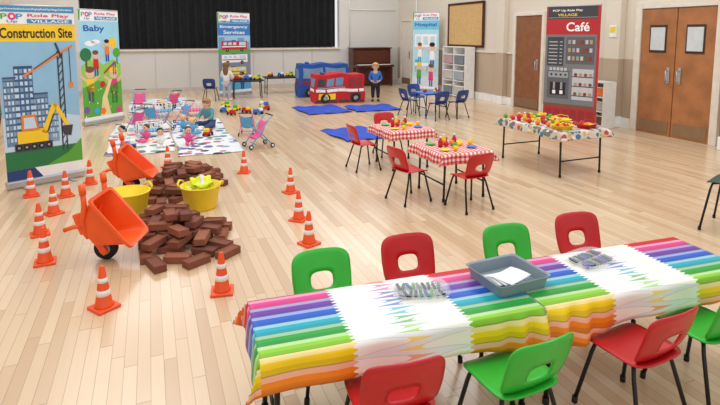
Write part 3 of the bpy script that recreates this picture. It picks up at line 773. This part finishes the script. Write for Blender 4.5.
PW=mat('pale_box',(196,192,188),.5); PB=mat('pale_blue_box',(160,172,184),.5)
for i,(y,z) in enumerate([(11.83,.465),(12.37,.465),(11.83,.895),(12.37,.895),(11.83,.055),(12.37,.055)]): sbox(7.74,y,z,(PB,PW,GREY,mat('pale_pink_box',(190,150,160),.5),PW,GREY)[i],1.15)
for i,z in enumerate((.053,.313,.573)): sbox(7.64,7.12,z,(BR,PW,OR)[i],.72)

# ------------------------------------------------------------------ items on front tables
tz=.5055
TRAY=mat('tray_grey',(134,148,158),.45)
r=root('craft_tray','grey plastic tray holding white paper','tray',(1.565,1.965,tz),R(2))
b=MB(); n=40; rings=[rrect(.135,.118,0.002,n=n,e=14),rrect(.145,.13,.055,n=n,e=14),rrect(.154,.139,.06,n=n,e=14)]
vs=[p for q in rings for p in q]; fs=[list(range(n))[::-1]]+[[j*n+i,j*n+(i+1)%n,(j+1)*n+(i+1)%n,(j+1)*n+i] for j in range(2) for i in range(n)]
b.add(vs,fs,TRAY,False); b.obj('tray_body',r,solid=.004)
for i in range(4):
    b=MB(); b.grid(lambda u,v:((u-.5)*.165,(v-.5)*.115,.006*math.sin(u*4+i)*math.sin(v*3)),8,8,PAPER); o=b.obj('paper_sheet',solid=.001); place(o,(1.55+.008*i,1.975-.010*i,tz+.012+.008*i),R(-8+9*i)); tag(o,'white paper sheet lying in the grey tray','paper','paper sheets in the tray')
CL=mat('clear_film',(235,240,240),.08,var=.03,alpha=.22)
def packet(x,y,rz,cols,label):
    r=root('crayon_packet',label,'packet',(x,y,tz),rz,'clear packets of crayons')
    b=MB(); n=32
    rings=[rrect(.115,.075,.002,n=n,e=3.4),rrect(.128,.088,.022,n=n,e=3.4),rrect(.140,.10,.024,n=n,e=3.4),rrect(.141,.101,.020,n=n,e=3.4)]
    vs=[p for q in rings for p in q]; fs=[list(range(n))[::-1]]+[[j*n+i,j*n+(i+1)%n,(j+1)*n+(i+1)%n,(j+1)*n+i] for j in range(3) for i in range(n)]
    b.add(vs,fs,CL,True); b.obj('clear_tray',r)
    b=MB(); b.grid(lambda u,v:(sup(2*math.pi*u,.128*v,.088*v,3.4)[0],sup(2*math.pi*u,.128*v,.088*v,3.4)[1],.027+.006*(1-v*v)+.002*math.sin(u*31)),32,6,CL); b.obj('clear_film',r)
    for i in range(18):
        b=MB(); s=-1 if i%2 else 1; xx=-.096+(i//2)*.024; yy=s*.036; a=random.uniform(-.35,.35); dx_=math.sin(a)*.03; dy_=math.cos(a)*.028
        m=cols[i%len(cols)]
        b.cyl((xx-dx_,yy-dy_,.013),(xx+dx_*.7,yy+dy_*.7,.013),.0075,m,n=8); b.cyl((xx+dx_*.7,yy+dy_*.7,.013),(xx+dx_,yy+dy_,.013),.0065,m,r1=.002,n=8); b.obj('crayon',r)
packet(1.12,2.03,R(-18),[DG,GY,G2,BK,BL,DG,G1],'clear tray of dark and pale crayons on the pencil cloth'); packet(2.12,1.99,R(10),[DG,PU,GY,BL,BK],'clear tray of crayons beside the grey tray')

# ------------------------------------------------------------------ play food & crockery
def plate(m,label,g):
    b=MB(); b.lathe([(0,.002),(.035,.002),(.05,.010),(.056,.013),(.055,.015),(.034,.006),(0,.006)],m,n=24); o=b.obj('plate'); return tag(o,label,'plate',g)
def cup(m,label,g):
    r=root('cup',label,'cup',(0,0,0),0,g); b=MB(); b.lathe([(0,.001),(.018,.001),(.027,.05),(.025,.05),(.017,.005),(0,.005)],m,n=18); b.obj('body',r)
    b=MB(); b.tube([(.023,0,.04),(.04,0,.038),(.042,0,.02),(.02,0,.012)],.004,m); b.obj('handle',r); return r
def fruit(m,sh,label,g):
    r=root('toy_fruit',label,'toy food',(0,0,0),0,g); b=MB(); b.ell((0,0,sh[2]),sh,m,n=16); b.obj('flesh',r); b=MB(); b.tube([(0,0,sh[2]*1.9),(.003,0,sh[2]*2.0+.008)],.003,G2); b.obj('stem',r); return r
def bottle(m,label,g):
    r=root('toy_bottle',label,'bottle',(0,0,0),0,g); b=MB(); b.lathe([(0,.001),(.024,.001),(.026,.06),(.012,.085),(.011,.10),(0,.10)],m,n=18); b.obj('body',r); b=MB(); b.lathe([(0,.099),(.013,.099),(.013,.115),(0,.115)],WH,n=14); b.obj('cap',r); return r
GP='play food and crockery'
pls=[plate(YEL,'yellow plastic toy plate on the table',GP),plate(BLUE,'blue plastic toy plate on the table',GP),plate(GREEN,'green plastic toy plate on the table',GP)]
cps=[cup(YEL,'yellow plastic toy cup with handle',GP),cup(RED,'red plastic toy cup with handle',GP)]
frs=[fruit(RD,(.03,.03,.028),'round red plastic toy apple',GP),fruit(OR,(.03,.03,.03),'round plastic toy orange fruit',GP),fruit(G1,(.028,.028,.03),'small green plastic toy pear',GP),fruit(YE,(.05,.022,.022),'small yellow plastic toy lemon',GP)]
bts=[bottle(RED,'red toy sauce bottle with white cap',GP),bottle(mat('toy_yellow',(250,210,40),.4),'yellow toy sauce bottle with white cap',GP)]
used=set()
def put(src,loc,rz=0):
    if src.name in used: return dup(src,loc,rz)
    used.add(src.name); return place(src,loc,rz)
for cx,cy in((3.0,5.98),(2.95,4.70)):
    h=.505
    lay=[(pls[0],-.17,-.15),(pls[1],.17,-.13),(pls[2],-.16,.16),(pls[0],.17,.16),(cps[0],-.07,-.2),(cps[1],.06,.22),(cps[0],.25,.02),(frs[0],-.05,.02),(frs[1],.04,.05),(frs[2],.0,-.07),(frs[3],.11,.0),(bts[0],-.12,.02),(bts[1],-.02,.12),(bts[0],.1,.1)]
    for s,x,y in lay: put(s,(cx+x,cy+y,h),random.uniform(0,6))
def basket(m,label):
    r=root('food_basket',label,'basket',(0,0,0),0,'toy food baskets'); b=MB(); n=24
    rings=[rrect(.10,.07,.002,n=n),rrect(.12,.085,.05,n=n),rrect(.13,.095,.052,n=n)]
    vs=[p for q in rings for p in q]; fs=[list(range(n))[::-1]]+[[j*n+i,j*n+(i+1)%n,(j+1)*n+(i+1)%n,(j+1)*n+i] for j in range(2) for i in range(n)]
    b.add(vs,fs,m,True); b.obj('tub',r,solid=.005)
    b=MB(); b.tube([(-.12,0,.05),(-.1,0,.09),(0,0,.11),(.1,0,.09),(.12,0,.05)],.004,m); b.obj('handle',r); return r
by=basket(YEL,'yellow plastic basket of toy food'); br=basket(RED,'red plastic basket of toy food')
ctz=.555
lay=[(by,4.60,4.84),(br,4.94,4.80),(by,4.9,5.2)]
for s,x,y in lay:
    put(s,(x,y,ctz),random.uniform(-.3,.3))
    for k in range(4): dup(frs[(k*2+int(x*10))%4] if k%2 else frs[(k+1)%3],(x+(-.045,.045)[k%2],y+(-.03,.03)[k//2],ctz+.012),random.uniform(-.4,.4))
got=[]
for k in range(400):
    x=random.uniform(4.47,5.09); y=random.uniform(4.72,5.8)
    if any(abs(x-a)<.18 and abs(y-b_)<.16 for _,a,b_ in lay) or any(math.hypot(x-a,y-c_)<.078 for a,c_ in got): continue
    got.append((x,y))
    dup(random.choice(frs+cps+bts+frs+cps),(x,y,ctz),random.uniform(0,6))
for k in range(5): dup([cps[1],frs[0],cps[0],bts[0],frs[0]][k],(5.33+.095*k,9.55+random.uniform(-.1,.18),.481),0)

# ------------------------------------------------------------------ small toys
GT='toys around the play area'
def toy_truck(m,m2,label):
    r=root('toy_truck',label,'toy vehicle',(0,0,0),0,GT)
    b=MB(); b.box((0,0,.05),(.22,.09,.05),m,bev=.01); b.box((.06,0,.10),(.08,.085,.06),m2,bev=.012); b.box((-.05,0,.09),(.1,.085,.04),m,bev=.008); b.obj('body',r)
    for x in(-.07,.07):
        for y in(-.048,.048):
            b=MB(); b.cyl((x,y-.01,.027),(x,y+.01,.027),.027,RUB); b.obj('wheel',r)
    return r
def doll(m,hair,label):
    r=root('baby_doll',label,'doll',(0,0,0),0,GT)
    b=MB(); b.ell((0,0,.10),(.055,.045,.08),m); b.ell((-.07,-.02,.12),(.05,.02,.02),m,rot=(0,.5,0)); b.ell((.07,-.02,.12),(.05,.02,.02),m,rot=(0,-.5,0)); b.ell((-.04,-.09,.03),(.025,.08,.025),m); b.ell((.04,-.09,.03),(.025,.08,.025),m); b.obj('body',r)
    b=MB(); b.ell((0,0,.22),(.05,.05,.055),SKIN); b.ell((0,-.05,.215),(.008,.01,.008),SKIN)
    for s in(-1,1): b.ell((s*.018,-.046,.23),(.006,.006,.007),BK)
    b.obj('head',r)
    b=MB(); b.ell((0,.008,.235),(.053,.05,.05),hair); b.obj('hair',r); return r
tt=[toy_truck(RED,YEL,'red and yellow toy truck'),toy_truck(BLUE,WHITE,'blue and white toy truck'),toy_truck(YEL,GREEN,'yellow and green toy truck')]
dl=[doll(PINK,mat('doll_hair_brown',(100,60,35),.8),'baby doll in pink suit'),doll(LBLUE,mat('doll_hair_blond',(225,190,110),.8),'baby doll in blue suit'),doll(WHITE,mat('doll_hair_black',(35,28,25),.8),'baby doll in white suit')]
mz=.012
spots=[(0,1.9,11.3),(1,2.1,11.0),(2,1.75,11.7),(0,2.35,11.5),(2,1.6,12.4),(1,2.45,12.1),(0,.2,13.2),(2,.45,12.9),(0,1.55,11.1),(1,1.45,11.6),(1,-.35,8.3),(0,.85,8.9)]
for k,x,y in spots: put(tt[k],(x,y,mz if x<1.2 else .001),random.uniform(0,6))
for k,x,y in [(0,.50,8.3),(1,.62,9.15),(1,.55,13.6),(2,-.45,8.75),(2,.1,8.3),(0,-.1,8.75),(1,.50,9.55)]: put(dl[k],(x,y,mz),random.uniform(-1,1))
for k,x in enumerate([3.2,3.5,3.75,4.05,4.3]): dup((tt+dl)[k%5],(x,14.75-.07*(x-3.85),.481),random.uniform(0,6))
for k,x in enumerate([2.15,2.42,2.66]): dup(tt[k],(x,14.02,.481),random.uniform(0,1))
# pushchairs
def pram(m,m2,label):
    r=root('doll_pushchair',label,'doll pushchair',(0,0,0),0,'doll pushchairs on the play mat'); w=.15
    for s in(-1,1):
        b=MB(); b.tube([(s*w,.20,.05),(s*w,.02,.28),(s*w,-.14,.50),(s*w,-.20,.55)],.009,m2); b.obj('handle_frame',r)
        b=MB(); b.tube([(s*w,-.18,.05),(s*w,.02,.28),(s*w,.12,.36)],.009,m2); b.obj('side_frame',r)
        for y in(.20,-.18):
            MM=Matrix.Translation((s*(w+.018),y,.042))@Matrix.Rotation(R(90),4,'Y')
            b=MB(); b.lathe([(.02,-.012),(.037,-.012),(.042,0),(.037,.012),(.02,.012)],RUB,n=18,M=MM); wl=b.obj('wheel',r)
            b=MB(); b.lathe([(0,-.013),(.022,-.013),(.022,.013),(0,.013)],WHITE,n=12,M=MM); b.obj('wheel_hub',wl)
    b=MB(); b.tube([(-w,-.20,.55),(w,-.20,.55)],.012,RUB); b.obj('push_handle',r)
    def fn(u,v):
        if v<.45: t=v/.45; y=-.10+.11*t; z=.47-.26*t
        else: t=(v-.45)/.55; y=.01+.18*t; z=.21+.02*t-.04*math.sin(math.pi*t)
        return ((u-.5)*2*(w-.012),y,z-.03*math.sin(math.pi*u))
    b=MB(); b.grid(fn,10,18,m); b.obj('fabric_seat',r,solid=.008)
    b=MB(); b.tube([(-w,.1,.07),(w,.1,.07)],.007,m2); b.obj('axle_bar',r)
    return r
p1=pram(PINK,LBLUE,'pink fabric doll pushchair with blue frame'); p2=pram(LBLUE,PINK,'light blue fabric doll pushchair with pink frame')
def sc(o,s): o.scale=(s,s,s); return o
sc(place(p1,(1.48,7.75,.001),R(100)),.88); sc(place(p2,(-.02,10.35,mz),R(-30)),.75)
sc(dup(p1,(-.25,9.75,mz),R(40)),.75); sc(dup(p2,(.58,10.35,mz),R(120)),.75); sc(dup(p2,(1.48,8.75,.001),R(-20)),.72); sc(dup(p1,(-.25,12.6,mz),R(170)),.8); sc(dup(p1,(.45,12.3,mz),R(30)),.8); sc(dup(p1,(.22,9.75,mz),R(80)),.7)
def cot(label,loc,rz,mm,s):
    r=root('doll_cot',label,'doll cot',loc,rz,'doll cots'); r.scale=(s,s,s)
    b=MB()
    for x in(-.25,.25):
        for y in(-.15,.15): b.tube([(x,y,0),(x,y,.32)],.012,WHITE)
    for y in(-.15,.15):
        b.tube([(-.25,y,.32),(.25,y,.32)],.01,WHITE); b.tube([(-.25,y,.1),(.25,y,.1)],.01,WHITE)
        for i in range(7): b.tube([(-.21+i*.07,y,.1),(-.21+i*.07,y,.32)],.005,WHITE)
    for x in(-.25,.25): b.tube([(x,-.15,.32),(x,.15,.32)],.01,WHITE)
    b.obj('frame',r); b=MB(); b.box((0,0,.13),(.48,.28,.05),mm,bev=.02); b.obj('mattress',r)
cot('white doll cot with blue blanket behind the mat',(.1,11.35,0),R(15),LBLUE,.95); cot('white doll cot with blue blanket on the mat',(-.05,9.2,mz),R(10),LBLUE,.75); cot('white doll cot with pink blanket beside the mat',(.85,11.3,0),R(-10),PINK,.9)

# ------------------------------------------------------------------ people
def skinmesh(name,nodes,edges,roots,m,parent,sub=2):
    ks=list(nodes); me=bpy.data.meshes.new(name)
    me.from_pydata([nodes[k][0] for k in ks],[(ks.index(a),ks.index(b_)) for a,b_ in edges],[])
    o=bpy.data.objects.new(name,me); C.objects.link(o); o.parent=parent
    md=o.modifiers.new('skin','SKIN'); md.use_smooth_shade=True
    sv=me.skin_vertices[0].data if me.skin_vertices else None
    if sv is None:
        bpy.context.view_layer.objects.active=o; sv=me.skin_vertices[0].data
    for i,k in enumerate(ks):
        rr=nodes[k][1]; sv[i].radius=rr if isinstance(rr,tuple) else (rr,rr); sv[i].use_root=(k in roots)
    md2=o.modifiers.new('sub','SUBSURF'); md2.levels=sub; md2.render_levels=sub
    me.materials.append(m); return o
def person(label,loc,rz,J,topm,botm,hairm,shoem,longhair=False,top_name='hoodie'):
    r=root('person',label,'person',loc,rz)
    E=[('pelvis','belly'),('belly','chest'),('chest','neck'),('neck','jaw'),('jaw','crown')]
    rad={'pelvis':.075,'belly':.072,'chest':.08,'neck':.034,'jaw':.058,'crown':.072}
    for s in'lr':
        E+=[('pelvis','hip'+s),('hip'+s,'knee'+s),('knee'+s,'ankle'+s),('ankle'+s,'toe'+s),('chest','sh'+s),('sh'+s,'el'+s),('el'+s,'wr'+s),('wr'+s,'palm'+s)]
        rad.update({'hip'+s:.058,'knee'+s:.04,'ankle'+s:.026,'toe'+s:.022,'sh'+s:.036,'el'+s:.027,'wr'+s:.019,'palm'+s:(.022,.013)})
    nodes={k:(J[k],rad[k]) for k in rad}
    roots=['pelvis']
    for s in'lr':
        P=Vector(J['palm'+s]); W=Vector(J['wr'+s]); d=(P-W).normalized(); sd=d.cross(Vector((0,0,1)))
        if sd.length<.3: sd=Vector((1,0,0))
        sd.normalize(); nn=sd.cross(d).normalized()
        for i,(o_,l) in enumerate([(-.015,.026),(-.005,.031),(.006,.029),(.016,.022)]):
            a='f%d%s'%(i,s); b0=P+sd*o_
            nodes[a+'0']=(tuple(b0),.0062); nodes[a+'1']=(tuple(b0+d*l*.7),.0056); nodes[a+'2']=(tuple(b0+d*l*1.25-nn*.010),.0048)
            E+=[(a+'0',a+'1'),(a+'1',a+'2')]; roots.append(a+'0')
        a='t'+s; b0=P-d*.012+sd*.014*(1 if s=='l' else -1)
        nodes[a+'0']=(tuple(b0),.007); nodes[a+'1']=(tuple(b0+sd*.02*(1 if s=='l' else -1)+d*.016),.006); nodes[a+'2']=(tuple(b0+sd*.026*(1 if s=='l' else -1)+d*.03),.005)
        E+=[(a+'0',a+'1'),(a+'1',a+'2')]; roots.append(a+'0')
    skinmesh('body',nodes,E,roots,SKIN,r)
    tn={k:(J[k],q) for k,q in (('pelvis',.092),('belly',.090),('chest',.095),('neck',.046))}; te=[('pelvis','belly'),('belly','chest'),('chest','neck')]
    for s in'lr':
        w=Vector(J['el'+s]).lerp(Vector(J['wr'+s]),.88)
        tn['sh'+s]=(J['sh'+s],.048); tn['el'+s]=(J['el'+s],.040); tn['cuff'+s]=(tuple(w),.032); te+=[('chest','sh'+s),('sh'+s,'el'+s),('el'+s,'cuff'+s)]
    skinmesh(top_name,tn,te,['pelvis'],topm,r)
    bn={'pelvis':(J['pelvis'],.086)}; be=[]
    for s in'lr':
        w=Vector(J['knee'+s]).lerp(Vector(J['ankle'+s]),.92)
        bn['hip'+s]=(J['hip'+s],.070); bn['knee'+s]=(J['knee'+s],.052); bn['cuff'+s]=(tuple(w),.040); be+=[('pelvis','hip'+s),('hip'+s,'knee'+s),('knee'+s,'cuff'+s)]
    skinmesh('trousers',bn,be,['pelvis'],botm,r)
    for s in'lr':
        a=Vector(J['ankle'+s]); t=Vector(J['toe'+s]); c=(a*.4+t*.6); d=t-a
        b=MB(); b.ell((c.x,c.y,c.z-.004),(.034,.066,.030),shoem,rot=(0,0,math.atan2(d.y,d.x)+math.pi/2)); b.obj('shoe',r)
    hc=(Vector(J['jaw'])+Vector(J['crown']))/2; 
    b=MB(); yf=hc.y-.075
    b.ell((hc.x,yf-.004,hc.z-.012),(.010,.014,.012),SKIN)
    for s in(-1,1):
        b.ell((hc.x+s*.078,hc.y,hc.z-.008),(.012,.018,.022),SKIN)
    b.ell((hc.x,yf+.004,hc.z-.042),(.020,.006,.005),mat('lips',(190,90,90),.5)); b.obj('face_features',r)
    for s in(-1,1):
        b=MB(); b.ell((hc.x+s*.028,yf+.006,hc.z+.004),(.011,.007,.008),WH); b.ell((hc.x+s*.028,yf+.001,hc.z+.004),(.006,.004,.006),BK); b.obj('eye',r)
    b=MB()
    b.ell((hc.x,hc.y+.018,hc.z+.040),(.086,.082,.070),hairm,n=20)
    b.ell((hc.x,hc.y-.045,hc.z+.066),(.062,.034,.024),hairm)
    b.ell((hc.x,hc.y+.05,hc.z-.005),(.074,.045,.075),hairm)
    if longhair: b.ell((hc.x,hc.y+.075,hc.z-.10),(.070,.035,.13),hairm)
    b.obj('hair',r)
    return r
st={'pelvis':(0,0,.47),'belly':(0,.005,.56),'chest':(0,0,.67),'neck':(0,0,.775),'jaw':(0,-.01,.845),'crown':(0,-.005,.915),
'hipl':(.055,0,.43),'kneel':(.065,-.01,.25),'anklel':(.068,.01,.06),'toel':(.075,-.07,.028),'shl':(.105,.005,.73),'ell':(.15,.01,.58),'wrl':(.10,-.10,.52),'palml':(.065,-.13,.53),
'hipr':(-.055,0,.43),'kneer':(-.065,-.01,.25),'ankler':(-.068,.01,.06),'toer':(-.075,-.07,.028),'shr':(-.105,.005,.73),'elr':(-.15,.01,.58),'wrr':(-.10,-.10,.52),'palmr':(-.065,-.13,.53)}
person('small child in a blue hoodie and dark trousers standing',(5.27,12.0,0),R(-23),st,mat('blue_hoodie',(50,110,185),.8),mat('dark_trousers',(30,32,48),.85),mat('blond_hair',(205,165,105),.8),RUB)
st2=dict(st); st2.update({'ell':(.15,-.03,.60),'wrl':(.11,-.17,.62),'palml':(.10,-.21,.63),'elr':(-.15,-.03,.60),'wrr':(-.11,-.17,.62),'palmr':(-.10,-.21,.63)})
person('child with long hair in a white top standing by the banner',(1.80,13.55,0),R(150),st2,mat('white_top',(222,222,228),.8),mat('grey_leggings',(170,175,190),.85),mat('brown_hair',(120,84,56),.8),WHITE,True,'top')
si={'pelvis':(0,.02,.10),'belly':(0,.01,.19),'chest':(0,-.03,.30),'neck':(0,-.055,.40),'jaw':(0,-.085,.465),'crown':(0,-.085,.535),
'hipl':(.07,-.02,.085),'kneel':(.17,-.19,.10),'anklel':(.06,-.30,.04),'toel':(-.01,-.34,.035),'shl':(.105,-.045,.36),'ell':(.16,-.12,.24),'wrl':(.10,-.22,.20),'palml':(.07,-.26,.19),
'hipr':(-.07,-.02,.085),'kneer':(-.17,-.19,.10),'ankler':(-.06,-.27,.04),'toer':(.02,-.24,.06),'shr':(-.105,-.045,.36),'elr':(-.16,-.12,.24),'wrr':(-.10,-.22,.20),'palmr':(-.07,-.26,.19)}
sp=person('small child in a teal top sitting cross-legged on the mat',(.95,9.65,mz+.002),R(-40),si,mat('teal_top',(90,150,160),.8),mat('blue_leggings',(60,80,120),.85),mat('light_brown_hair',(165,120,80),.8),WHITE,False,'top'); sp.scale=(.9,.9,.9)

# ------------------------------------------------------------------ light
w=bpy.data.worlds.new('world'); bpy.context.scene.world=w; w.use_nodes=True
w.node_tree.nodes['Background'].inputs[0].default_value=(.96,.98,1,1); w.node_tree.nodes['Background'].inputs[1].default_value=.90
def area(loc,size,e,rot=(0,0,0),col=(1,.995,.985)):
    l=bpy.data.lights.new('overhead_fill','AREA'); l.energy=e; l.size=size[0]; l.shape='RECTANGLE'; l.size_y=size[1]; l.color=col  # soft area lamp added over the open-topped hall, not a real fitting
    o=bpy.data.objects.new('overhead_fill',l); C.objects.link(o); o.location=loc; o.rotation_euler=rot
for y in(3,8,13):
    for x in(-.5,5): area((x,y,4.6),(2.6,2.6),66)
